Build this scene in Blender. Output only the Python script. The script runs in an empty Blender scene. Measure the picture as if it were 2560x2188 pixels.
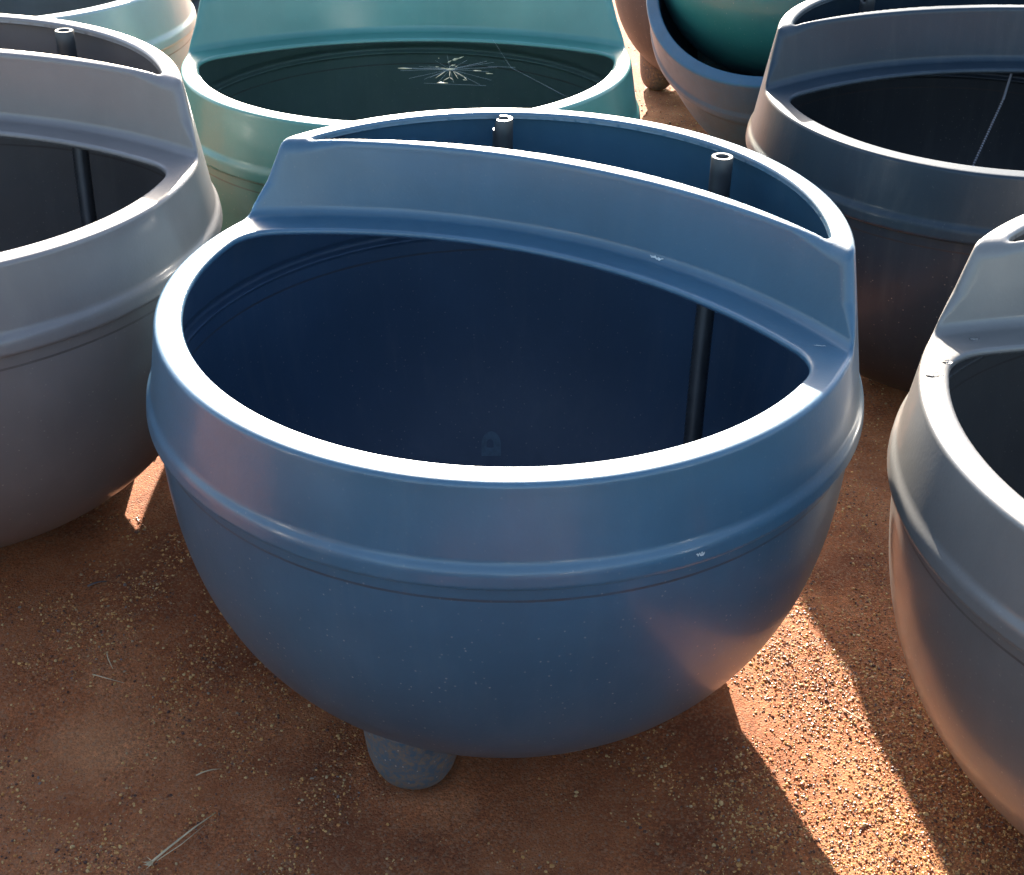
import bpy, math, random
import numpy as np
from mathutils import Vector, Matrix

# ------------------------------------------------------------------ camera, sky, sun
S = 0.6                                   # one modelling unit (trough radius) = 0.6 m
SUN_EL, SUN_AZ = math.radians(23.5), math.radians(-3.0)
scene = bpy.context.scene
COL = scene.collection

cam_data = bpy.data.cameras.new('camera')
cam = bpy.data.objects.new('camera', cam_data)
COL.objects.link(cam)
F_PX, PITCH, ROLL, CAM_H = 3224.41, 0.5630, 0.0110, 2.8687
cam_data.sensor_fit = 'HORIZONTAL'
cam_data.sensor_width = 36.0
cam_data.lens = 36.0 * F_PX / 2560.0
cam_data.clip_start = 0.05
cam_data.clip_end = 2000
cr, sr, cp, sp = math.cos(ROLL), math.sin(ROLL), math.cos(PITCH), math.sin(PITCH)
right = Vector((cr, sr * sp, sr * cp)); up = Vector((-sr, cr * sp, cr * cp)); fwd = Vector((0, cp, -sp))
m = Matrix((right, up, -fwd)).transposed().to_4x4()
m.translation = Vector((0, 0, CAM_H * S))
cam.matrix_world = m
scene.camera = cam

world = bpy.data.worlds.new('World')
scene.world = world
world.use_nodes = True
wn = world.node_tree
bg = wn.nodes['Background']
sky = wn.nodes.new('ShaderNodeTexSky')
sky.sky_type = 'NISHITA'
sky.sun_disc = False
sky.sun_elevation = SUN_EL
sky.sun_rotation = SUN_AZ
sky.dust_density = 2.0
sky.ozone_density = 0.9
wn.links.new(sky.outputs[0], bg.inputs[0])
bg.inputs[1].default_value = 0.10

sl = bpy.data.lights.new('sun', 'SUN')
sl.energy = 5.0
sl.angle = math.radians(0.53)
sl.color = (1.0, 0.93, 0.82)
sun = bpy.data.objects.new('sun', sl)
COL.objects.link(sun)
sd = Vector((math.sin(SUN_AZ) * math.cos(SUN_EL), math.cos(SUN_AZ) * math.cos(SUN_EL), math.sin(SUN_EL)))
sun.rotation_euler = sd.to_track_quat('Z', 'Y').to_euler()

scene.view_settings.view_transform = 'Standard'
scene.view_settings.look = 'None'
scene.view_settings.gamma = 1
scene.view_settings.exposure = 2.35
scene.render.engine = 'CYCLES'
try: scene.view_settings.use_curve_mapping = False
except Exception: pass

rnd = random.Random(7)
rs = np.random.RandomState(11)

# ------------------------------------------------------------------ helpers
def mesh_np(name, v, f, smooth=True):
    """v (n,3) array, f (m,k) array of equal sized faces"""
    me = bpy.data.meshes.new(name)
    v = np.ascontiguousarray(v, dtype=np.float32); f = np.ascontiguousarray(f, dtype=np.int32)
    k = f.shape[1]
    me.vertices.add(len(v)); me.vertices.foreach_set('co', v.ravel())
    me.loops.add(f.size); me.loops.foreach_set('vertex_index', f.ravel())
    me.polygons.add(len(f))
    me.polygons.foreach_set('loop_start', np.arange(0, f.size, k, dtype=np.int32))
    me.polygons.foreach_set('use_smooth', np.full(len(f), smooth))
    me.update(calc_edges=True)
    me.validate()
    return me

def obj(name, me, mat=None, parent=None, loc=None):
    o = bpy.data.objects.new(name, me)
    COL.objects.link(o)
    if parent is not None: o.parent = parent
    if loc is not None: o.location = loc
    if isinstance(mat, str):
        for i_, k_ in enumerate((mat, mat + '_in')[:len(me.materials) or 1]):
            if not me.materials: me.materials.append(MAT[k_])
            o.material_slots[i_].link = 'OBJECT'
            o.material_slots[i_].material = MAT[k_]
    elif mat is not None:
        if not me.materials: me.materials.append(mat)
        o.material_slots[0].link = 'OBJECT'
        o.material_slots[0].material = mat
    return o

def tag(o, label=None, cat=None, group=None, kind=None):
    if label: o['label'] = label
    if cat: o['category'] = cat
    if group: o['group'] = group
    if kind: o['kind'] = kind
    return o

def tube_mesh(name, pts, radii, n=16, closed_caps=True):
    pts = [Vector(p) for p in pts]
    V = []; Fq = []
    prev = None
    for i, p in enumerate(pts):
        a = pts[max(0, i - 1)]; b = pts[min(len(pts) - 1, i + 1)]
        t = (b - a).normalized()
        if prev is None:
            ref = Vector((0, 0, 1)) if abs(t.z) < .9 else Vector((1, 0, 0))
            nx = t.cross(ref).normalized()
        else:
            nx = (prev - t * prev.dot(t)).normalized()
        prev = nx; ny = t.cross(nx)
        for k in range(n):
            an = 2 * math.pi * k / n
            V.append(p + (nx * math.cos(an) + ny * math.sin(an)) * radii[i])
    for i in range(len(pts) - 1):
        for k in range(n):
            k2 = (k + 1) % n
            Fq.append((i * n + k, i * n + k2, (i + 1) * n + k2, (i + 1) * n + k))
    faces = Fq
    if closed_caps:
        faces = Fq + [tuple(range(n))[::-1], tuple(range((len(pts) - 1) * n, len(pts) * n))]
    me = bpy.data.meshes.new(name)
    me.from_pydata([tuple(v) for v in V], [], faces)
    me.polygons.foreach_set('use_smooth', [len(p.vertices) == 4 for p in me.polygons])
    me.update()
    return me

# ------------------------------------------------------------------ materials
def new_mat(name):
    mt = bpy.data.materials.new(name); mt.use_nodes = True
    nt = mt.node_tree
    return mt, nt, nt.nodes['Principled BSDF']

def N(nt, typ, **kw):
    n = nt.nodes.new(typ)
    for k, v in kw.items():
        if k.startswith('i_'):
            key = k[2:]
            key = int(key) if key.isdigit() else key
            n.inputs[key].default_value = v
        else: setattr(n, k, v)
    return n

def ramp(nt, src, stops):
    r = nt.nodes.new('ShaderNodeValToRGB')
    el = r.color_ramp.elements
    while len(el) < len(stops): el.new(0.5)
    for e, (p, c) in zip(el, stops):
        e.position = p
        e.color = c if len(c) == 4 else (*c, 1)
    nt.links.new(src, r.inputs[0])
    return r

def g3(v): return (v, v, v, 1)

def plastic(name, base, rough=0.44, dust=0.35, dirt=0.0, dirt_col=(0.26, 0.125, 0.07), speck=0.5, seed=0.0, sss=0.55, dscale=5.0, coat=0.45, spec=0.5):
    """Rotomoulded polyethylene: slight colour mottling, fine peel, dust low on the bowl, specks."""
    mt, nt, b = new_mat(name)
    L = nt.links.new
    tc = N(nt, 'ShaderNodeTexCoord')
    mp = N(nt, 'ShaderNodeMapping'); mp.inputs['Location'].default_value = (seed, seed * .7, seed * .3)
    L(tc.outputs['Object'], mp.inputs[0])
    sep = N(nt, 'ShaderNodeSeparateXYZ'); L(tc.outputs['Object'], sep.inputs[0])
    n1 = N(nt, 'ShaderNodeTexNoise', i_Scale=3.5, i_Detail=4.0, i_Roughness=0.6); L(mp.outputs[0], n1.inputs[0])
    r1 = ramp(nt, n1.outputs[0], [(0.3, g3(0.0)), (0.75, g3(1.0))])
    mix1 = N(nt, 'ShaderNodeMix', data_type='RGBA')
    L(r1.outputs[0], mix1.inputs[0])
    mix1.inputs[6].default_value = (*[c * 0.86 for c in base], 1)
    mix1.inputs[7].default_value = (*[min(1, c * 1.12 + .004) for c in base], 1)
    # dust film: fine powder, more toward the ground
    n2 = N(nt, 'ShaderNodeTexNoise', i_Scale=14.0, i_Detail=8.0, i_Roughness=0.7); L(mp.outputs[0], n2.inputs[0])
    mr = N(nt, 'ShaderNodeMapRange'); L(sep.outputs[2], mr.inputs[0])
    mr.inputs[1].default_value = 0.95 * S; mr.inputs[2].default_value = 0.02; mr.inputs[3].default_value = 0.0; mr.inputs[4].default_value = 1.0
    pw = N(nt, 'ShaderNodeMath', operation='POWER'); L(mr.outputs[0], pw.inputs[0]); pw.inputs[1].default_value = 3.2
    mu = N(nt, 'ShaderNodeMath', operation='MULTIPLY'); L(pw.outputs[0], mu.inputs[0]); L(n2.outputs[0], mu.inputs[1])
    mu2 = N(nt, 'ShaderNodeMath', operation='MULTIPLY'); L(mu.outputs[0], mu2.inputs[0]); mu2.inputs[1].default_value = dust * 2.2
    # patches of dried mud
    n3 = N(nt, 'ShaderNodeTexNoise', i_Scale=dscale, i_Detail=9.0, i_Roughness=0.72); L(mp.outputs[0], n3.inputs[0])
    r3 = ramp(nt, n3.outputs[0], [(0.52 - .18 * dirt, g3(0.0)), (0.70 - .12 * dirt, g3(1.0))])
    mu3 = N(nt, 'ShaderNodeMath', operation='MULTIPLY'); L(r3.outputs[0], mu3.inputs[0]); mu3.inputs[1].default_value = dirt
    ad = N(nt, 'ShaderNodeMath', operation='ADD', use_clamp=True); L(mu2.outputs[0], ad.inputs[0]); L(mu3.outputs[0], ad.inputs[1])
    mix2 = N(nt, 'ShaderNodeMix', data_type='RGBA')
    L(ad.outputs[0], mix2.inputs[0]); L(mix1.outputs[2], mix2.inputs[6]); mix2.inputs[7].default_value = (*dirt_col, 1)
    # pale specks
    vo = N(nt, 'ShaderNodeTexVoronoi', i_Scale=74.0); L(mp.outputs[0], vo.inputs[0])
    rv = ramp(nt, vo.outputs['Distance'], [(0.09, g3(1.0)), (0.14, g3(0.0))])
    sepc = N(nt, 'ShaderNodeSeparateColor'); L(vo.outputs['Color'], sepc.inputs[0])
    gt = N(nt, 'ShaderNodeMapRange'); L(sepc.outputs[0], gt.inputs[0])
    gt.inputs[1].default_value = 0.0; gt.inputs[2].default_value = 1.0; gt.inputs[3].default_value = 0.0; gt.inputs[4].default_value = speck
    zf = N(nt, 'ShaderNodeMapRange'); L(sep.outputs[2], zf.inputs[0])
    zf.inputs[1].default_value = 1.15 * S; zf.inputs[2].default_value = 0.7 * S; zf.inputs[3].default_value = 0.12; zf.inputs[4].default_value = 1.0
    ms = N(nt, 'ShaderNodeMath', operation='MULTIPLY'); L(rv.outputs[0], ms.inputs[0]); L(gt.outputs[0], ms.inputs[1])
    ms2 = N(nt, 'ShaderNodeMath', operation='MULTIPLY'); L(ms.outputs[0], ms2.inputs[0]); L(zf.outputs[0], ms2.inputs[1])
    mix3 = N(nt, 'ShaderNodeMix', data_type='RGBA')
    L(ms2.outputs[0], mix3.inputs[0]); L(mix2.outputs[2], mix3.inputs[6]); mix3.inputs[7].default_value = (0.58, 0.50, 0.40, 1)
    mps = N(nt, 'ShaderNodeMapping'); mps.inputs['Scale'].default_value = (26, 26, 1.6); L(tc.outputs['Object'], mps.inputs[0])
    n7 = N(nt, 'ShaderNodeTexNoise', i_Scale=1.0, i_Detail=5.0, i_Roughness=.6); L(mps.outputs[0], n7.inputs[0])
    r7 = ramp(nt, n7.outputs[0], [(.50, g3(0.0)), (.78, g3(.07))])
    n8 = N(nt, 'ShaderNodeTexNoise', i_Scale=2.3, i_Detail=2.0); L(mp.outputs[0], n8.inputs[0])
    m8 = N(nt, 'ShaderNodeMath', operation='MULTIPLY'); L(r7.outputs[0], m8.inputs[0]); L(n8.outputs[0], m8.inputs[1])
    mix4 = N(nt, 'ShaderNodeMix', data_type='RGBA')
    L(m8.outputs[0], mix4.inputs[0]); L(mix3.outputs[2], mix4.inputs[6]); mix4.inputs[7].default_value = (0.42, 0.38, 0.33, 1)
    L(mix4.outputs[2], b.inputs['Base Color'])
    # roughness
    n4 = N(nt, 'ShaderNodeTexNoise', i_Scale=9.0, i_Detail=5.0); L(mp.outputs[0], n4.inputs[0])
    mr4 = N(nt, 'ShaderNodeMapRange'); L(n4.outputs[0], mr4.inputs[0])
    mr4.inputs[3].default_value = rough - .05; mr4.inputs[4].default_value = rough + .07
    ra = N(nt, 'ShaderNodeMath', operation='MULTIPLY_ADD', use_clamp=True); L(ad.outputs[0], ra.inputs[0]); ra.inputs[1].default_value = .4; L(mr4.outputs[0], ra.inputs[2])
    L(ra.outputs[0], b.inputs['Roughness'])
    b.inputs['IOR'].default_value = 1.52
    b.inputs['Specular IOR Level'].default_value = spec
    b.inputs['Subsurface Weight'].default_value = sss
    b.inputs['Subsurface Radius'].default_value = (.8, .9, 1.0)
    b.inputs['Subsurface Scale'].default_value = 0.028
    cw = N(nt, 'ShaderNodeMath', operation='MULTIPLY_ADD', use_clamp=True); L(ad.outputs[0], cw.inputs[0]); cw.inputs[1].default_value = -1.2 * coat; cw.inputs[2].default_value = coat
    L(cw.outputs[0], b.inputs['Coat Weight'])
    b.inputs['Coat Roughness'].default_value = 0.17
    # peel + long waves of the moulded wall
    n5 = N(nt, 'ShaderNodeTexNoise', i_Scale=170.0, i_Detail=2.0); L(mp.outputs[0], n5.inputs[0])
    n6 = N(nt, 'ShaderNodeTexNoise', i_Scale=4.0, i_Detail=1.0); L(mp.outputs[0], n6.inputs[0])
    bu = N(nt, 'ShaderNodeBump', i_Strength=0.10, i_Distance=0.002); L(n5.outputs[0], bu.inputs['Height'])
    bu2 = N(nt, 'ShaderNodeBump', i_Strength=0.16, i_Distance=0.004); L(n6.outputs[0], bu2.inputs['Height']); L(bu.outputs[0], bu2.inputs['Normal'])
    # parting seam just under the ridge
    w = N(nt, 'ShaderNodeMath', operation='COMPARE'); L(sep.outputs[2], w.inputs[0]); w.inputs[1].default_value = 1.005 * S; w.inputs[2].default_value = 0.0022
    ml = N(nt, 'ShaderNodeMath', operation='MULTIPLY'); L(w.outputs[0], ml.inputs[0]); L(n2.outputs[0], ml.inputs[1])
    mix5 = N(nt, 'ShaderNodeMix', data_type='RGBA'); L(ml.outputs[0], mix5.inputs[0]); L(mix4.outputs[2], mix5.inputs[6]); mix5.inputs[7].default_value = (.035, .022, .016, 1)   # grime in the groove
    L(mix5.outputs[2], b.inputs['Base Color'])
    bu3 = N(nt, 'ShaderNodeBump', i_Strength=0.6, i_Distance=0.002, invert=True); L(w.outputs[0], bu3.inputs['Height']); L(bu2.outputs[0], bu3.inputs['Normal'])
    L(bu3.outputs[0], b.inputs['Normal'])
    return mt

KINDS = {      # base colour and wear of each trough
    'blue':  ((0.034, 0.098, 0.152), dict(seed=0.0, dust=.50)),
    'mauve': ((0.158, 0.138, 0.130), dict(seed=3.0, speck=.35, dust=.22, sss=.4)),
    'slate': ((0.014, 0.028, 0.042), dict(seed=5.0, speck=.3, dust=.06, coat=.12, sss=.05, spec=.28)),
    'grey':  ((0.138, 0.130, 0.120), dict(seed=7.0, speck=.35, sss=.4)),
    'green': ((0.050, 0.195, 0.160), dict(seed=9.0, sss=.35)),
    'pale':  ((0.240, 0.290, 0.290), dict(seed=12.0)),
    'brown': ((0.060, 0.055, 0.056), dict(seed=15.0, dust=.15, dirt=.2, dirt_col=(.07, .06, .055), coat=0.0, spec=.15, sss=.1)),
    'teal':  ((0.045, 0.200, 0.190), dict(seed=18.0, dust=.03)),
    'dirty': ((0.026, 0.090, 0.160), dict(seed=21.0, dust=.3, dirt=.42, dirt_col=(.085, .08, .078), coat=.1, spec=.25, sss=.1)),
}
MAT = {}
for k_, (c_, kw_) in KINDS.items():
    MAT[k_] = plastic(k_ + '_plastic', c_, **kw_)
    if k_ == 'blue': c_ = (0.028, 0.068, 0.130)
    # the unpolished inside of the moulding: matt; basin shade painted in as darker, greyer colour
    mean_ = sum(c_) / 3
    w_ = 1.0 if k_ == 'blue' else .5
    MAT[k_ + '_in'] = plastic(k_ + '_plastic_inside_shaded', tuple((v * w_ + mean_ * (1 - w_)) * (.75 if k_ == 'blue' else .5) for v in c_), rough=.54, coat=0.0, dust=.12, seed=kw_['seed'] + 40, speck=.2)
    MAT[k_ + '_foot'] = plastic(k_ + '_plastic_foot', KINDS[k_][0], rough=.6, dust=.10, dirt=.68, dirt_col=(.26, .17, .09), dscale=85.0, coat=.1, seed=kw_['seed'] + 80, speck=1.0)

def pipe_material():
    mt, nt, b = new_mat('black_pipe')
    tc = N(nt, 'ShaderNodeTexCoord')
    n = N(nt, 'ShaderNodeTexNoise', i_Scale=30.0, i_Detail=5.0); nt.links.new(tc.outputs['Object'], n.inputs[0])
    r = ramp(nt, n.outputs[0], [(.3, (.018, .019, .021, 1)), (.8, (.035, .037, .040, 1))])
    nt.links.new(r.outputs[0], b.inputs['Base Color'])
    b.inputs['Roughness'].default_value = .42
    return mt
MAT['pipe'] = pipe_material()

def simple(name, col, rough=.6, metal=0.0, var=.25, scale=40):
    mt, nt, b = new_mat(name)
    tc = N(nt, 'ShaderNodeTexCoord')
    n = N(nt, 'ShaderNodeTexNoise', i_Scale=float(scale), i_Detail=4.0); nt.links.new(tc.outputs['Object'], n.inputs[0])
    r = ramp(nt, n.outputs[0], [(.3, (*[c * (1 - var) for c in col], 1)), (.75, (*[min(1, c * (1 + var)) for c in col], 1))])
    nt.links.new(r.outputs[0], b.inputs['Base Color'])
    b.inputs['Roughness'].default_value = rough
    b.inputs['Metallic'].default_value = metal
    return mt
MAT['straw'] = simple('dry_straw', (.60, .50, .32), .6)
MAT['stick'] = simple('weathered_stick', (.10, .085, .085), .8)
MAT['silk'] = simple('spider_silk', (.75, .75, .70), .3)
MAT['debris'] = simple('web_debris', (.62, .52, .30), .35)
MAT['steel'] = simple('dull_steel', (.20, .20, .21), .5, .8)
MAT['brass'] = simple('brass', (.55, .36, .12), .3, .9)
MAT['scuff'] = simple('scuffed_plastic', (.42, .46, .46), .6, var=.35, scale=300)
MAT['worn'] = simple('worn_plastic', (.055, .095, .135), .6, var=.2, scale=80)
MAT['hose'] = simple('dusty_black_hose', (.040, .046, .050), .5)

def water_material():
    mt, nt, b = new_mat('water_film')
    b.inputs['Base Color'].default_value = (1, 1, 1, 1)
    b.inputs['Roughness'].default_value = 0.02
    b.inputs['IOR'].default_value = 1.333
    b.inputs['Transmission Weight'].default_value = 1.0
    return mt
MAT['water'] = water_material()

def soil_material():
    mt, nt, b = new_mat('red_gravelly_soil')
    L = nt.links.new
    tc = N(nt, 'ShaderNodeTexCoord')
    big = N(nt, 'ShaderNodeTexNoise', i_Scale=2.2, i_Detail=6.0, i_Roughness=.65); L(tc.outputs['Object'], big.inputs[0])
    r1 = ramp(nt, big.outputs[0], [(.38, (.23, .066, .022, 1)), (.52, (.40, .130, .046, 1)), (.70, (.60, .250, .105, 1))])
    fine = N(nt, 'ShaderNodeTexNoise', i_Scale=160.0, i_Detail=7.0, i_Roughness=.75); L(tc.outputs['Object'], fine.inputs[0])
    r2 = ramp(nt, fine.outputs[0], [(.30, g3(.34)), (.5, g3(.98)), (.70, g3(1.8))])
    m1 = N(nt, 'ShaderNodeMix', data_type='RGBA', blend_type='MULTIPLY'); mid = N(nt, 'ShaderNodeTexNoise', i_Scale=5.5, i_Detail=5.0, i_Roughness=.6); L(tc.outputs['Object'], mid.inputs[0])
    rm = ramp(nt, mid.outputs[0], [(.42, g3(1.0)), (.60, g3(.30))]); L(rm.outputs[0], m1.inputs[0])
    L(r1.outputs[0], m1.inputs[6]); L(r2.outputs[0], m1.inputs[7])
    vo = N(nt, 'ShaderNodeTexVoronoi', i_Scale=230.0); L(tc.outputs['Object'], vo.inputs[0])
    rv = ramp(nt, vo.outputs['Color'], [(.55, g3(0.0)), (.95, g3(.55))])
    m2 = N(nt, 'ShaderNodeMix', data_type='RGBA'); L(rv.outputs[0], m2.inputs[0]); L(m1.outputs[2], m2.inputs[6]); m2.inputs[7].default_value = (.40, .24, .14, 1)
    L(m2.outputs[2], b.inputs['Base Color'])
    b.inputs['Roughness'].default_value = .85
    b.inputs['Specular IOR Level'].default_value = .35
    n3 = N(nt, 'ShaderNodeTexNoise', i_Scale=130.0, i_Detail=8.0, i_Roughness=.8); L(tc.outputs['Object'], n3.inputs[0])
    bu = N(nt, 'ShaderNodeBump', i_Strength=.9, i_Distance=.006); L(n3.outputs[0], bu.inputs['Height'])
    bu2 = N(nt, 'ShaderNodeBump', i_Strength=.7, i_Distance=.003, invert=True); L(vo.outputs['Distance'], bu2.inputs['Height']); L(bu.outputs[0], bu2.inputs['Normal'])
    L(bu2.outputs[0], b.inputs['Normal'])
    return mt
MAT['soil'] = soil_material()

def gravel_material():
    mt, nt, b = new_mat('gravel_grains')
    L = nt.links.new
    ge = N(nt, 'ShaderNodeNewGeometry')
    r = ramp(nt, ge.outputs['Random Per Island'], [(0, (.07, .030, .020, 1)), (.25, (.24, .075, .028, 1)), (.5, (.42, .15, .045, 1)), (.72, (.58, .30, .085, 1)), (.93, (.62, .42, .18, 1)), (1, (.16, .13, .13, 1))])
    L(r.outputs[0], b.inputs['Base Color'])
    b.inputs['Roughness'].default_value = .38
    return mt
MAT['gravel'] = gravel_material()

# ------------------------------------------------------------------ ground
def hnoise(x, y, freqs, seed):
    r = np.random.RandomState(seed); z = np.zeros_like(x)
    for fr, amp in freqs:
        for _ in range(5):
            a = r.uniform(0, 2 * math.pi); p = r.uniform(0, 6.28); k = fr * r.uniform(.7, 1.4)
            z += amp * np.sin((x * math.cos(a) + y * math.sin(a)) * k + p)
    return z

def ground_z(x, y):
    fall = np.clip(1.2 - np.hypot(x, y - 3) / 14, 0, 1)
    def hump(cx, cy, r0, r1):
        d = np.clip((r1 - np.hypot(x / S - cx, y / S - cy)) / (r1 - r0), 0, 1)
        return d * d * (3 - 2 * d)
    z = (hnoise(x, y, [(2.5, .0022), (9, .0014), (24, .0008)], 4)) * fall - 0.004
    z = z + .108 * S * hump(-2.01, 3.93, .95, 1.55) - .045 * S * hump(2.015, 5.33, .9, 1.4) + .045 * S * hump(-2.67, 6.67, .9, 1.4)
    d = np.hypot(x / S + .278, y / S - 2.698)
    return z + .014 * S * np.exp(-((d - .135) / .035) ** 2)                # soil pushed up round the foot

def make_ground():
    def axis(lo, hi, n, far, m):
        inner = np.linspace(lo, hi, n)
        g = np.geomspace(.02, far, m)
        return np.concatenate([lo - g[::-1], inner, hi + g])
    xs = axis(-2.6, 2.4, 330, 400, 40); ys = axis(0.9, 6.5, 370, 400, 40)
    X, Y = np.meshgrid(xs, ys)
    Z = ground_z(X, Y)
    v = np.stack([X.ravel(), Y.ravel(), Z.ravel()], 1)
    nx, ny = len(xs), len(ys)
    i = np.arange(nx * ny).reshape(ny, nx)
    f = np.stack([i[:-1, :-1].ravel(), i[:-1, 1:].ravel(), i[1:, 1:].ravel(), i[1:, :-1].ravel()], 1)
    o = obj('ground', mesh_np('ground', v, f), MAT['soil'])
    tag(o, 'bare red brown laterite soil the troughs stand on', kind='structure')
make_ground()

# ------------------------------------------------------------------ the trough moulding as a blended distance field
HB, CB, AB, NB = 1.0536, 1.0038, 0.980, 2.6844
HR, HT = 1.3065, 1.5292
RI, TH = 0.8774, 0.024

def smax(a, b, k):
    h = np.maximum(k - np.abs(a - b), 0) / k
    return np.maximum(a, b) + h * h * k * .25
def smin(a, b, k): return -smax(-a, -b, k)

def outer(x, y, z):
    r = np.sqrt(x * x + y * y) + 1e-6
    s = np.maximum(HB - z, 0) / CB; q = r / AB
    Fp = (q ** NB + s ** NB) + 1e-9
    F = Fp ** (1 / NB)
    gq = (q / F) ** (NB - 1) / AB; gs = (s / F) ** (NB - 1) / CB
    bowl = (F - 1) / np.sqrt(gq * gq + gs * gs + 1e-6)
    bowl = smax(bowl, z - (HB + .03), .01)
    def cone(r0, z0, r1, z1):
        dr, dz = r1 - r0, z1 - z0; l = math.hypot(dr, dz)
        return ((r - r0) * dz - (z - z0) * dr) / l
    c1 = cone(.9885, 1.11, .959, HR); c2 = cone(.959, HR, .915, HT)
    col = smax(c1, c2, .03)
    col = smax(col, z - HT, .014)
    col = smax(col, (HB + .003) - z, .01)
    # ridge ring
    rg = smax(cone(1.0045, 1.056, .9985, 1.098), (z - 1.106) * .75 + (r - .991) * .66, .009)
    rg = smax(rg, (1.052 - z) + (r - 1.0) * .25, .009)
    rg = smax(rg, .9 - r, .01)
    col = smin(col, rg, .008)
    o = smin(col, bowl, .006)
    core = smax(smax(r - .968, z - 1.13, .01), .90 - z, .01)      # joins bowl and collar inside the wall
    o = smin(o, core, .012)
    return o, r

def body(x, y, z):
    o, r = outer(x, y, z)
    # front part cut down to the basin rim; curved sloping wall behind it
    t = (z - HR) / (HT - HR)
    yc = -1.197 + (-1.375 + 1.197) * t; Rw = 1.596 + (1.80 - 1.596) * t
    wall = (Rw - np.sqrt(x * x + (y - yc) ** 2)) * .985       # >0 in front of wall
    # cut = (z>HR) and (wall>0) ; solid keeps max(o, min(z-HR, wall))
    cut = smin(z - HR, wall, .028)
    kk = .013 + .030 * np.clip((np.abs(x) - .70) / .12, 0, 1) * np.clip((z - HR - .03) / .07, 0, 1)
    return smax(o, cut, kk), r, wall

def shell(x, y, z):
    b, r, wall = body(x, y, z)
    s = smax(b, -(b + TH), .012)
    # basin opening (lens)
    back = np.sqrt(x * x + (y + 1.195) ** 2) - 1.481
    op1 = smax(smax(r - RI, back, .075), 1.10 - z, .02)
    s = smax(s, -op1, .012)
    # reservoir opening (crescent) with a stepped seat along the back
    fr = 1.53 - np.sqrt(x * x + (y + 1.043) ** 2)
    op2 = smax(smax(r - .823, fr, .05), 1.36 - z, .02)
    s = smax(s, -op2, .015)
    seat = smax(smax(r - .853, fr, .03), (HT - .019) - z, .010)
    s = smax(s, -seat, .012)
    return s

def surface_nets(fn, lo, hi, h):
    ax = [np.arange(lo[i], hi[i] + h, h, dtype=np.float32) for i in range(3)]
    D = np.empty([len(a) for a in ax], np.float32)
    Y, Z = np.meshgrid(ax[1], ax[2], indexing='ij')
    for i0 in range(0, len(ax[0]), 8):
        xx = ax[0][i0:i0 + 8][:, None, None]
        D[i0:i0 + 8] = fn(xx + 0 * Y[None], Y[None] + 0 * xx, Z[None] + 0 * xx)
    sg = D < 0
    c = sg[:-1, :-1, :-1].astype(np.int8)
    tot = np.zeros_like(c)
    for dx in (0, 1):
        for dy in (0, 1):
            for dz in (0, 1):
                tot += sg[dx:D.shape[0] - 1 + dx, dy:D.shape[1] - 1 + dy, dz:D.shape[2] - 1 + dz]
    act = (tot > 0) & (tot < 8)
    idx = -np.ones(act.shape, np.int32)
    cells = np.argwhere(act)
    idx[act] = np.arange(len(cells))
    acc = np.zeros((len(cells), 3)); cnt = np.zeros(len(cells))
    corners = [(a, b, c2) for a in (0, 1) for b in (0, 1) for c2 in (0, 1)]
    vals = {cn: D[cells[:, 0] + cn[0], cells[:, 1] + cn[1], cells[:, 2] + cn[2]] for cn in corners}
    for a in corners:
        for k in range(3):
            if a[k] == 0:
                b = list(a); b[k] = 1; b = tuple(b)
                va, vb = vals[a], vals[b]
                cr_ = (va < 0) != (vb < 0)
                t = np.where(cr_, va / np.where(cr_, va - vb, 1), 0)
                p = np.array(a, float)[None].repeat(len(cells), 0)
                p[:, k] += t
                acc += p * cr_[:, None]; cnt += cr_
    V = (cells + acc / cnt[:, None]) * h + np.array(lo)
    quads = []
    for k in range(3):
        sl0 = [slice(None)] * 3; sl1 = [slice(None)] * 3
        sl0[k] = slice(0, -1); sl1[k] = slice(1, None)
        ch = sg[tuple(sl0)] != sg[tuple(sl1)]
        e = np.argwhere(ch)
        o1, o2 = (k + 1) % 3, (k + 2) % 3
        ok = (e[:, o1] > 0) & (e[:, o2] > 0) & (e[:, o1] < D.shape[o1] - 1) & (e[:, o2] < D.shape[o2] - 1)
        e = e[ok]
        def cell(d1, d2):
            q = e.copy(); q[:, o1] -= d1; q[:, o2] -= d2
            return idx[q[:, 0], q[:, 1], q[:, 2]]
        q = np.stack([cell(1, 1), cell(0, 1), cell(0, 0), cell(1, 0)], 1)
        ins = sg[e[:, 0], e[:, 1], e[:, 2]]
        q[~ins] = q[~ins][:, ::-1]
        quads.append(q)
    return V, np.concatenate(quads)

def gradient(fn, V, e=1e-3):
    x, y, z = V.T
    g = np.stack([fn(x + e, y, z) - fn(x - e, y, z), fn(x, y + e, z) - fn(x, y - e, z), fn(x, y, z + e) - fn(x, y, z - e)], 1) / (2 * e)
    return g

V, Q = surface_nets(shell, (-1.045, -1.045, 0.02), (1.045, 1.045, 1.56), 0.0084)
for it in range(3):
    gr = gradient(shell, V); d = shell(*V.T)
    n2 = (gr ** 2).sum(1) + 1e-6
    step = np.clip(d / n2, -.006, .006)
    V = V - gr * step[:, None]
NRM = gradient(shell, V, 2.5e-3); NRM /= np.linalg.norm(NRM, axis=1)[:, None] + 1e-9

cen = V[Q].mean(1)
INNER = outer(*cen.T)[0] < 0
INNER = body(*cen.T)[0] < -.6 * TH
_, _, wl = body(*cen.T)
is_bowl = cen[:, 2] < 1.053
is_hood = (~is_bowl) & (cen[:, 2] > HR + .006) & (wl < .02)
is_hood |= (~is_bowl) & (cen[:, 2] > HR + .03)
is_rim = ~is_bowl & ~is_hood

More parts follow.
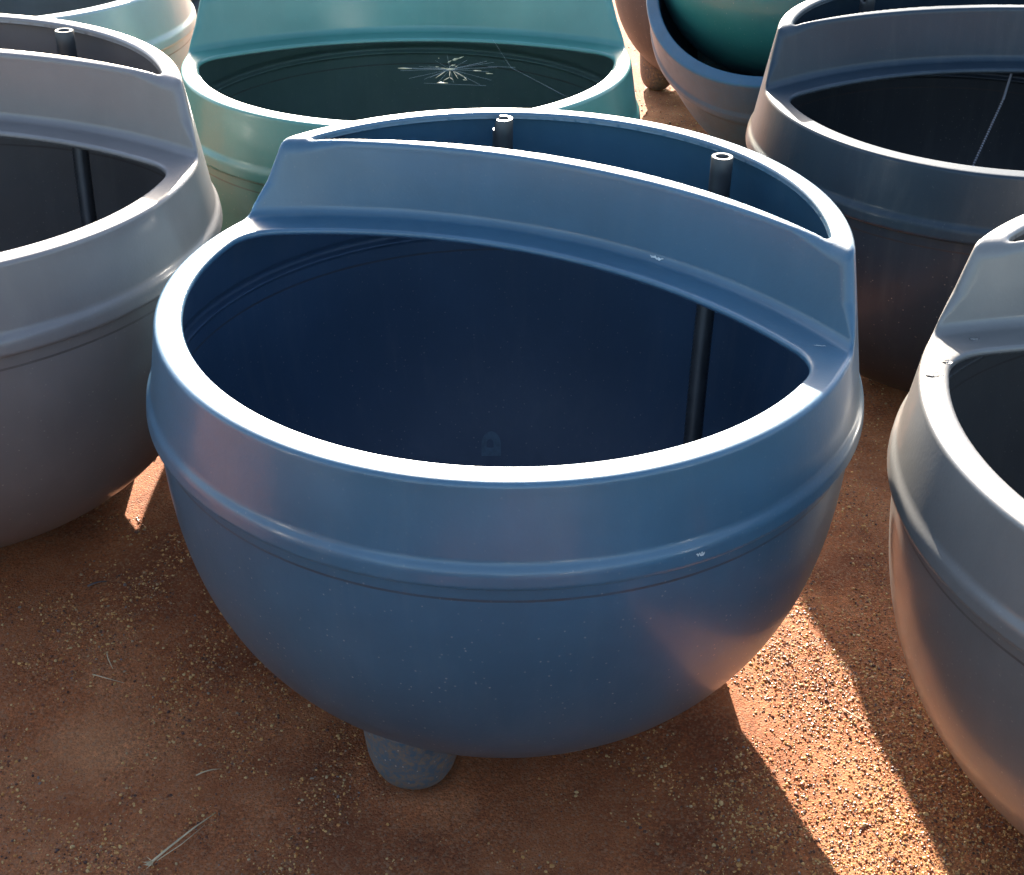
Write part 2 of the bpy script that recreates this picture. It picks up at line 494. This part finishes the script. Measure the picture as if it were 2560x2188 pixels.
def sub_mesh(name, mask):
    q = Q[mask]; used, inv = np.unique(q, return_inverse=True)
    me = mesh_np(name, V[used] * S, inv.reshape(-1, 4))
    me.normals_split_custom_set_from_vertices(NRM[used].tolist())
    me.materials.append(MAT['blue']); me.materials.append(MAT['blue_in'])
    me.polygons.foreach_set('material_index', (INNER & ~((cen[:, 1] > .42) & (cen[:, 2] > 1.235)))[mask].astype(np.int32) if name != 'bowl' else INNER[mask].astype(np.int32))  # darkened copy on shaded basin faces; the brighter reservoir inside keeps the outer colour
    return me
ME = {'bowl': sub_mesh('bowl', is_bowl), 'rim': sub_mesh('rim', is_rim), 'reservoir_hood': sub_mesh('reservoir_hood', is_hood)}
print('trough quads', len(Q))

def foot_mesh():
    """short tapered leg with a rounded underside, merging into the bowl above"""
    n = 40; rings = []
    prof = [(-.012, .02), (-.008, .058), (.006, .086), (.028, .107), (.06, .123), (.10, .134), (.16, .141), (.24, .147), (.32, .15), (.42, .15)]
    Vv = []; Ff = []
    for z, r in prof:
        for k in range(n):
            a = 2 * math.pi * k / n
            px_, py_ = r * .94 * math.cos(a), r * math.sin(a)
            rho = min(math.hypot(px_ + .60, py_), AB * .999)
            zb = HB - CB * (1 - (rho / AB) ** NB) ** (1 / NB)      # underside of the bowl: the leg ends inside the wall
            Vv.append((px_ * S, py_ * S, min(z, zb + .010) * S))
    for i in range(len(prof) - 1):
        for k in range(n):
            k2 = (k + 1) % n
            Ff.append((i * n + k, i * n + k2, (i + 1) * n + k2, (i + 1) * n + k))
    Ff.append(tuple(range(n))[::-1])
    me = bpy.data.meshes.new('foot'); me.from_pydata(Vv, [], Ff)
    me.polygons.foreach_set('use_smooth', [True] * len(me.polygons)); me.update()
    return me
ME['foot'] = foot_mesh()

def pipe_mesh(name, length, ro=.033, ri=.019, notch=False):
    """hollow upright pipe whose top is at z=0"""
    n = 32; Vv = []; Ff = []
    def zoff(k):
        if not notch: return 0.0
        a = (k / n * 360 - 200 + 540) % 360 - 180
        return -.036 if abs(a) < 42 else (-.012 if abs(a) < 55 else 0.0)
    rings = [(ro, -length, 0), (ro, -.05, 0), (ro, -.003, 1), (ro - .002, 0, 1), (ri + .002, 0, 1), (ri, -.003, 1), (ri, -.05, 0), (ri, -length, 0)]
    for r, z, w in rings:
        for k in range(n):
            a = 2 * math.pi * k / n
            Vv.append((r * math.cos(a) * S, r * math.sin(a) * S, (z + w * zoff(k)) * S))
    m_ = len(rings)
    for i in range(m_):
        j = (i + 1) % m_
        for k in range(n):
            k2 = (k + 1) % n
            Ff.append((i * n + k, i * n + k2, j * n + k2, j * n + k))
    me = bpy.data.meshes.new(name); me.from_pydata(Vv, [], Ff)
    me.polygons.foreach_set('use_smooth', [True] * len(me.polygons))
    me.update()
    try: me.set_sharp_from_angle(angle=math.radians(40))
    except Exception: pass
    return me
ME['standpipe'] = pipe_mesh('standpipe', .30)
def ribbed_hose():
    p0, p1, p2 = Vector((.367, .69, 1.26)), Vector((.38, .60, .80)), Vector((.50, .28, .19))
    pts, rr = [], []
    n = 150
    for i in range(n + 1):
        t_ = i / n
        pts.append((p0 * (1 - t_) ** 2 + p1 * 2 * t_ * (1 - t_) + p2 * t_ * t_) * S)
        rr.append((.0305 if i % 2 else .0275) * S)
    return tube_mesh('ribbed_hose', pts, rr, 14)
ME['ribbed_hose'] = ribbed_hose()
ME['pipe_stub'] = pipe_mesh('pipe_stub', .30, notch=True)

def trough(x, y, dz, tx, ty, phi, mat, label, stand=False, stub=False, group='plastic water troughs on the red soil', foot_drop=0.0, hooded=True, feet=(-89, 45, 135)):
    """phi = world angle of the reservoir side"""
    t = bpy.data.objects.new('water_trough', None)
    COL.objects.link(t)
    t.empty_display_size = .1
    M_ = Matrix.Rotation(tx, 4, 'X') @ Matrix.Rotation(ty, 4, 'Y') @ Matrix.Rotation(phi - math.pi / 2, 4, 'Z')
    M_.translation = Vector((x, y, dz)) * S
    t.matrix_world = M_
    tag(t, label, 'water trough', group)
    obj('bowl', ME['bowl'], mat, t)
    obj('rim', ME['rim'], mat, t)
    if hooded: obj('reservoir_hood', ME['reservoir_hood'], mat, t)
    for a in feet:
        f = obj('foot', ME['foot'], MAT[mat + '_foot'], t, (math.cos(math.radians(a)) * .60 * S, math.sin(math.radians(a)) * .60 * S, -foot_drop * S))
        f.rotation_euler = (0, 0, math.radians(a))
    if stand: obj('standpipe', ME['standpipe'], MAT['pipe'], t, (.367 * S, .69 * S, 1.535 * S))
    if stand: obj('ribbed_hose', ME['ribbed_hose'], MAT['pipe'], t)
    if stub:
        p = obj('pipe_stub', ME['pipe_stub'], MAT['pipe'], t, (-.367 * S, .69 * S, 1.535 * S))
        tag(p, 'short black pipe with a notch broken out of its mouth')
    return t

D = math.radians
A = trough(-.0199, 3.2393, 0, 0, 0, D(63.5), 'blue', 'large blue trough in the middle, a pipe and a notched stub in its reservoir', True, True)
B = trough(-2.0119, 3.9313, .1121, .0023, .0289, D(90.0), 'mauve', 'mauve grey trough cut off by the left edge, left of the blue one', True, False, foot_drop=0.0)
C = trough(2.0150, 5.3336, -.058, .0224, -.0185, D(93.5), 'slate', 'dark slate grey trough behind on the right, a bead chain in its basin', False, True)
Dd = trough(2.0178, 2.6113, .008, .0039, -.0534, D(65.9), 'grey', 'light grey trough cut off by the right edge, water drops on its rim')
Ee = trough(-.4532, 5.5282, -.0068, -.0069, -.0068, D(93.5), 'green', 'sea green trough directly behind the blue one, spider web in its basin')
Ff = trough(-2.6661, 6.6742, .0521, .0048, .01, D(75), 'pale', 'pale grey trough at the top left corner, behind the mauve one')
Gg = trough(1.6337, 9.3764, 0, 0, 0, D(133), 'brown', 'distant dusty brown trough beside the green one, only bowl and foot seen')
Ii = trough(2.1404, 7.8731, .3673, .4988, -.4301, D(30), 'dirty', 'mud stained blue trough tipped over under the deep teal one')
Hh = trough(1.77, 7.64, .54, -.172, -.02, D(60), 'teal', 'deep teal trough stacked on the tipped muddy one', feet=(90, 135, 180))

# unseen troughs added beside and behind the camera to tone the plastic's reflections
ADDED_TROUGHS = [(-2.35, .95, 80, 'mauve', 'added unseen mauve grey trough left of the camera, outside the picture'),
        (2.45, .30, 70, 'blue', 'added unseen blue trough right of the camera, outside the picture'),
        (-.95, -1.65, 95, 'slate', 'added unseen dark slate trough behind the camera, outside the picture'),
        (1.35, -1.75, 85, 'grey', 'added unseen light grey trough behind the camera on the right, outside the picture'),
        (-3.25, -1.30, 90, 'green', 'added unseen sea green trough behind the camera on the left, outside the picture'),
        (-2.10, -3.85, 85, 'pale', 'added unseen pale grey trough in the second row behind the camera, on the left'),
        (.25, -4.00, 92, 'blue', 'added unseen blue trough in the second row behind the camera, in the middle'),
        (2.60, -3.95, 75, 'pale', 'added unseen pale grey trough in the second row behind the camera, on the right')]
for x_, y_, ph_, mt_, lb_ in ADDED_TROUGHS:
    trough(x_, y_, 0, 0, 0, D(ph_), mt_, lb_)

# ------------------------------------------------------------------ loose gravel grains lying on the soil
def gravel():
    t = (1 + 5 ** .5) / 2
    base = np.array([(-1, t, 0), (1, t, 0), (-1, -t, 0), (1, -t, 0), (0, -1, t), (0, 1, t), (0, -1, -t), (0, 1, -t), (t, 0, -1), (t, 0, 1), (-t, 0, -1), (-t, 0, 1)], float)
    base /= np.linalg.norm(base[0])
    fc = np.array([(0, 11, 5), (0, 5, 1), (0, 1, 7), (0, 7, 10), (0, 10, 11), (1, 5, 9), (5, 11, 4), (11, 10, 2), (10, 7, 6), (7, 1, 8), (3, 9, 4), (3, 4, 2), (3, 2, 6), (3, 6, 8), (3, 8, 9), (4, 9, 5), (2, 4, 11), (6, 2, 10), (8, 6, 7), (9, 8, 1)])
    P = []; 
    def add(x0, x1, y0, y1, dens, smin_, smax_, patchy=True):
        n = int((x1 - x0) * (y1 - y0) * dens)
        x = rs.uniform(x0, x1, n); y = rs.uniform(y0, y1, n)
        if patchy:
            d = hnoise(x, y, [(5, .5), (14, .45), (33, .3)], 9)
            k = rs.uniform(-1.2, 1.8, n) < d
            x, y = x[k], y[k]
        s = smin_ * (smax_ / smin_) ** (rs.uniform(0, 1, len(x)) ** 2.2)
        P.append(np.stack([x, y, s], 1))
    add(-1.15, 1.15, 1.15, 2.3, 36000, .0011, .0034)
    add(-1.15, 1.15, 1.15, 2.6, 700, .0022, .0048)
    add(-1.15, -.2, 2.3, 2.8, 9000, .0013, .0034)
    add(.35, 1.3, 1.25, 2.6, 24000, .0010, .0030)
    add(.7, 1.3, 2.6, 3.6, 5000, .0018, .0040)
    add(.5, 1.6, 3.6, 6.5, 1500, .002, .005)
    P = np.concatenate(P)
    n = len(P)
    sc = P[:, 2][:, None] * rs.uniform(.65, 1.3, (n, 3)); sc[:, 2] *= .8
    jit = 1 + rs.uniform(-.22, .22, (n, 12, 1))
    a = rs.uniform(0, 2 * math.pi, n); ca, sa = np.cos(a), np.sin(a)
    v = base[None] * jit * sc[:, None, :]
    vx = v[..., 0] * ca[:, None] - v[..., 1] * sa[:, None]; vy = v[..., 0] * sa[:, None] + v[..., 1] * ca[:, None]
    z0 = ground_z(P[:, 0], P[:, 1]) + sc[:, 2] * .35
    v = np.stack([vx + P[:, 0][:, None], vy + P[:, 1][:, None], v[..., 2] + z0[:, None]], 2).reshape(-1, 3)
    f = (fc[None] + (np.arange(n) * 12)[:, None, None]).reshape(-1, 3)
    print('gravel grains', n, 'tris', len(f))
    o = obj('gravel', mesh_np('gravel', v, f, False), MAT['gravel'])
    tag(o, 'loose red and yellow gravel grains strewn over the soil', kind='stuff')
gravel()

# ------------------------------------------------------------------ small things on the ground
def gz(x, y): return float(ground_z(np.array([x * S]), np.array([y * S]))[0])
def stalk(p0, p1, r, bend, mat, name, label, cat, lift=.004):
    pts = []; n = 9
    for i in range(n):
        t = i / (n - 1)
        x = p0[0] + (p1[0] - p0[0]) * t; y = p0[1] + (p1[1] - p0[1]) * t
        dx, dy = p1[1] - p0[1], -(p1[0] - p0[0])
        b = bend * math.sin(math.pi * t)
        x += dx * b; y += dy * b
        pts.append((x * S, y * S, gz(x, y) + lift + .006 * math.sin(math.pi * t)))
    rr = [r * (1 - .55 * i / (n - 1)) for i in range(n)]
    o = obj(name, tube_mesh(name, pts, rr, 8), mat)
    return tag(o, label, cat)
t = bpy.data.objects.new('grass_tuft', None); COL.objects.link(t)
t.location = (-.981 * S, 2.35 * S, gz(-.98, 2.35))
tag(t, 'pale dry grass stalk with a frayed root, on the soil at bottom left', 'grass stalk')
def rel(pts): return [tuple(Vector(p) - t.location) for p in pts]
obj('stem', tube_mesh('stem', rel([(-.965 * S, 2.345 * S, .008), (-.93 * S, 2.385 * S, .012), (-.875 * S, 2.45 * S, .015), (-.827 * S, 2.517 * S, .008)]), [.0022, .0018, .0013, .0006], 8), MAT['straw'], t)
obj('leaf', tube_mesh('leaf', rel([(-.955 * S, 2.35 * S, .006), (-.90 * S, 2.405 * S, .007), (-.85 * S, 2.475 * S, .006)]), [.0009, .0008, .0004], 6), MAT['straw'], t)
rv_, rf_ = [], []
for k in range(16):
    a = rnd.uniform(2.2, 5.2); l = rnd.uniform(.008, .02)
    bx, by, bz = rnd.uniform(-.004, .004), rnd.uniform(-.004, .004), .007
    ex, ey, ez = bx + l * math.cos(a), by + l * math.sin(a) * .7, .004 + rnd.uniform(0, .008)
    i0 = len(rv_); w = .0013
    rv_ += [(bx, by - w, bz), (bx, by + w, bz), (bx, by, bz + 2 * w), (ex, ey, ez)]
    rf_ += [(i0, i0 + 1, i0 + 3), (i0 + 1, i0 + 2, i0 + 3), (i0 + 2, i0, i0 + 3), (i0, i0 + 2, i0 + 1)]
me = bpy.data.meshes.new('root'); me.from_pydata(rv_, [], rf_); me.update()
obj('root', me, MAT['straw'], t, (.006, -.002, 0))

stalk((-.915, 2.663), (-.851, 2.690), .0013, .05, MAT['straw'], 'straw', 'short thin straw on the soil, up and right of the long stalk', 'straw')
stalk((-1.276, 3.085), (-1.245, 3.030), .0013, .06, MAT['straw'], 'straw', 'tiny straw lying steeply, highest on the shaded soil left of the blue trough', 'straw')
stalk((-1.30, 3.00), (-1.20, 2.985), .0010, .08, MAT['straw'], 'straw', 'fine flat straw just below the tiny steep one', 'straw')
stalk((-1.424, 3.400), (-1.368, 3.426), .0025, .1, MAT['stick'], 'twig', 'small dark twig on the soil below the mauve trough', 'twig')
stalk((1.05, 2.98), (1.13, 2.90), .0014, .1, MAT['straw'], 'straw', 'thin straw in the shade beside the sunlit strip', 'straw')

# ------------------------------------------------------------------ scuffs on the blue trough (parts of it)
def wall_point(u, t_, out=.002):
    """point on the hood's front wall: u = lateral offset, t_ = 0 base .. 1 top"""
    yc = -1.197 - .178 * t_; R_ = 1.596 + .204 * t_
    return (u, yc + math.sqrt(R_ * R_ - u * u) - out, HR + t_ * (HT - HR))

def project(P0, d, n_it=6):
    P = np.array([P0], float)
    for _ in range(n_it):
        g_ = gradient(shell, P); dd = shell(*P.T)
        P = P - g_ * (dd / ((g_ ** 2).sum(1) + 1e-6))[:, None]
    g_ = gradient(shell, P)[0]; g_ /= np.linalg.norm(g_)
    return P[0] + g_ * d, g_

def scuff(parent, p0, direction, length, width, seed, name='scuff'):
    r = random.Random(seed)
    n = 9; Vv = []; Ff_ = []
    p0 = np.array(p0); dvec = np.array(direction, float); dvec /= np.linalg.norm(dvec)
    for i in range(n):
        s_ = (i / (n - 1) - .5) * length
        c, nr = project(p0 + dvec * s_, .0012)
        side = np.cross(nr, dvec); side /= np.linalg.norm(side)
        w = width * (math.sin(math.pi * (i + .4) / n) ** .5) * r.uniform(.35, 1)
        j = r.uniform(-.3, .3) * width
        for q in (-1, 1):
            pp, _ = project(c + side * (j + q * w * .5), .0014)
            Vv.append(tuple(pp * S))
    for i in range(n - 1): Ff_.append((2 * i, 2 * i + 1, 2 * i + 3, 2 * i + 2))
    me = bpy.data.meshes.new(name); me.from_pydata(Vv, [], Ff_); me.update()
    return obj(name, me, MAT['scuff'], parent)
scuff(A, wall_point(.30, .06), (1, -.2, 0), .045, .010, 1)
scuff(A, (.86, .085, HR), (1, .3, 0), .030, .005, 2)
scuff(A, (.80, -.596, 1.08), (1, .3, 0), .028, .012, 3)

def worn_patch(parent):
    lp = parent.matrix_world.inverted() @ cam.location / S
    def hit_(u, v):
        d_ = (right * u + up * v + fwd); d_ = (parent.matrix_world.to_3x3().inverted() @ d_).normalized()
        t_ = 3.0
        for _ in range(200):
            p = np.array([lp + d_ * t_]); q = float(shell(*p.T)[0])
            if q < .003: break
            t_ += q * .8
        return lp + d_ * t_
    c = hit_((1228 - 1280) / F_PX, (1094 - 1112) / F_PX)
    e1 = (hit_((1250 - 1280) / F_PX, (1094 - 1112) / F_PX) - c).normalized()
    e2 = (hit_((1228 - 1280) / F_PX, (1094 - 1095) / F_PX) - c).normalized()
    outline, hole = [], []
    for k in range(24):
        a = 2 * math.pi * k / 24
        x, y = math.cos(a), math.sin(a)
        if y < 0: x, y = max(-1, min(1, x * 1.5)), max(-.85, y * 1.4)
        outline.append((x * .036, y * .050)); hole.append((x * .013 - .004, y * .017 + .004))
    Vv = []
    for (x, y) in outline + hole:
        pp, _ = project(np.array(c + e1 * x + e2 * y), .0015)
        Vv.append(tuple(pp * S))
    n = 24
    Fq = [(k, (k + 1) % n, n + (k + 1) % n, n + k) for k in range(n)]
    me = bpy.data.meshes.new('worn_patch'); me.from_pydata(Vv, [], Fq); me.update()
    obj('worn_patch', me, MAT['worn'], parent)
worn_patch(A)

# ------------------------------------------------------------------ spider web in the green trough
def web():
    o = bpy.data.objects.new('spider_web', None); COL.objects.link(o)
    cx, cy, cz = (-.4532 + .17) * S, (5.5282 + .0) * S, (HR - .06) * S
    o.location = (cx, cy, cz)
    tag(o, 'spider web glinting across the basin of the sea green trough', 'spider web')
    r = random.Random(5)
    Vv, Ee_ = [], []
    strands = []
    for k in range(22):
        a = 2 * math.pi * k / 22 + r.uniform(-.08, .08)
        L_ = r.uniform(.13, .2) * S
        strands.append(((0, 0, 0), (L_ * math.cos(a) * 1.1, L_ * math.sin(a), r.uniform(-.01, .01))))
    strands.append(((-.10 * S, -.2 * S, 0), (.16 * S, -.225 * S, .0)))
    strands.append(((.17 * S, .30 * S, .06 * S), (.26 * S, .04 * S, 0)))
    strands.append(((.26 * S, .04 * S, 0), (.52 * S, -.30 * S, -.02)))
    strands.append(((.16 * S, .05 * S, 0), (.28 * S, .04 * S, 0)))
    V_, F_ = [], []
    for a_, b_ in strands:
        a_, b_ = Vector(a_), Vector(b_); d_ = (b_ - a_).normalized()
        s1 = d_.cross(Vector((0, 0, 1))).normalized() * .00013; s2 = Vector((0, 0, .00013)); i0 = len(V_)
        for p in (a_, b_):
            V_ += [p + s1, p + s2, p - s1, p - s2]
        for k in range(4): F_.append((i0 + k, i0 + (k + 1) % 4, i0 + 4 + (k + 1) % 4, i0 + 4 + k))
    me = bpy.data.meshes.new('silk'); me.from_pydata([tuple(v) for v in V_], [], F_); me.update()
    sk = obj('silk', me, MAT['silk'], o)
    # caught drops and husks
    bits = [((-.225, .012), (-.165, .010), .0028), ((-.04, .02), (-.005, .0), .0022), ((-.015, .0), (.02, .002), .0050), ((.10, -.02), (.135, -.022), .0024),
            ((.155, -.05), (.185, -.058), .0022), ((-.045, -.195), (.0, -.198), .0024), ((-.02, -.03), (-.055, -.13), .0022), ((.0, -.03), (.003, -.11), .0025),
            ((.003, -.11), (-.02, -.165), .0020), ((.003, -.11), (.02, -.15), .0020), ((.015, -.03), (.04, -.14), .0018), ((.02, -.03), (.065, -.11), .0022),
            ((.065, -.11), (.078, -.15), .0022), ((.005, .14), (.03, .17), .0055), ((.03, .17), (.05, .20), .0030), ((-.015, .10), (.0, .125), .0030),
            ((.0, .06), (.02, .07), .0030), ((-.06, .16), (-.055, .165), .0022), ((-.005, .03), (.0, .055), .0012), ((.02, .03), (.03, .05), .0014),
            ((.06, -.145), (.075, -.155), .002), ((-.065, .04), (-.05, .03), .0016)]
    mesh_cache = []
    for i, (a_, b_, rr) in enumerate(bits):
        pts = [Vector((a_[0] * S, a_[1] * S, r.uniform(-.001, .001))), Vector((b_[0] * S, b_[1] * S, r.uniform(-.001, .001)))]
        mid = (pts[0] + pts[1]) / 2
        me = tube_mesh('husk', [pts[0], pts[0] * .7 + pts[1] * .3, mid, pts[1]], [rr * .25, rr * .62, rr * .5, rr * .2], 7)
        obj('husk', me, MAT['debris'], o)
web()

# ------------------------------------------------------------------ bead chain hanging in the slate trough
def chain():
    o = bpy.data.objects.new('bead_chain', None); COL.objects.link(o)
    top = Vector((2.215, 5.755, 1.20)) * S
    o.location = top
    tag(o, 'thin steel bead chain running down into the dark slate trough', 'chain')
    n = 84
    beads_v = []
    bm_me = None
    import bmesh
    bm = bmesh.new(); bmesh.ops.create_icosphere(bm, subdivisions=1, radius=.0042)
    me = bpy.data.meshes.new('bead'); bm.to_mesh(me); bm.free()
    me.polygons.foreach_set('use_smooth', [True] * len(me.polygons))
    me.materials.append(MAT['steel'])
    way = [Vector(p) * S for p in ((2.215, 5.755, 1.20), (2.17, 5.67, 1.10), (1.98, 5.35, .915), (1.86, 5.12, .60))]
    for i in range(n):
        t_ = i / (n - 1)
        q_ = t_ * 3; k_ = min(2, int(q_)); p = way[k_].lerp(way[k_ + 1], q_ - k_)
        b = bpy.data.objects.new('bead', me); COL.objects.link(b); b.parent = o; b.location = p - top
chain()

# ------------------------------------------------------------------ coil of ribbed black hose far behind, top left gap
def hose():
    o = bpy.data.objects.new('hose_coil', None); COL.objects.link(o)
    c = Vector((-2.75, 10.3, 0)) * S
    o.location = c
    tag(o, 'coil of ribbed black hose standing in the gap left of the green trough', 'hose')
    R_ = .46
    for k in range(4):
        pts, rr = [], []
        nseg = 180
        for i in range(nseg + 1):
            a = 2 * math.pi * i / nseg
            rad = R_ - .02 * (k % 2)
            pts.append((rad * math.cos(a), rad * math.sin(a), .06 + .105 * k))
            rr.append(.050 + (.006 if i % 2 else -.004))
        obj('hose_turn', tube_mesh('hose_turn', pts, rr, 12, False), MAT['hose'], o)
hose()

# ------------------------------------------------------------------ water drops on the light grey trough's rim and ledges
def drop_mesh():
    n, mrings = 18, 5; Vv = [(0, 0, .30)]; Ff_ = []
    for i in range(1, mrings + 1):
        a = i / mrings * math.pi / 2
        for k in range(n):
            b = 2 * math.pi * k / n
            Vv.append((math.sin(a) * math.cos(b), math.sin(a) * math.sin(b), .30 * math.cos(a)))
    for k in range(n): Ff_.append((0, 1 + k, 1 + (k + 1) % n))
    for i in range(mrings - 1):
        for k in range(n):
            a = 1 + i * n + k; b = 1 + i * n + (k + 1) % n
            Ff_.append((a, a + n, b + n, b))
    Ff_.append(tuple(1 + (mrings - 1) * n + k for k in range(n))[::-1])
    me = bpy.data.meshes.new('water_drop'); me.from_pydata(Vv, [], Ff_)
    me.polygons.foreach_set('use_smooth', [True] * (len(me.polygons) - 1) + [False]); me.update()
    return me
DM = drop_mesh()
def drop(tr, lx, ly, sx, sy, rot, lab, tint=None):
    P_, nr = project((lx, ly, HR), .0)
    o = obj('water_drop', DM, MAT['water'])
    w = tr.matrix_world @ Vector(P_ * S)
    o.matrix_world = Matrix.Translation(w) @ tr.matrix_world.to_3x3().normalized().to_4x4() @ Matrix.Rotation(rot, 4, 'Z') @ Matrix.Diagonal((sx, sy, .006, 1))
    tag(o, lab, 'water drop', 'water drops on the trough ledges')
drop(Dd, -.905, -.13, .014, .008, .5, 'largest flat water drop on the light grey rim, lower one of two')
drop(Dd, -.885, -.05, .009, .006, .7, 'smaller flat water drop on the light grey rim, just above the largest')
drop(Dd, -.84, .10, .008, .005, .4, 'water drop at the light grey ledge corner beside the basin')
drop(Dd, -.70, .165, .007, .004, .2, 'water drop on the light grey ledge, next in from the corner')
drop(Dd, -.63, .22, .009, .005, .1, 'water drop high on the light grey ledge close under the hood')
drop(Dd, -.60, .185, .010, .005, .0, 'water drop on the light grey ledge nearest the right edge')
print('scene built', sum(len(m.loop_triangles) if m.loop_triangles else len(m.polygons)*2 for m in bpy.data.meshes))
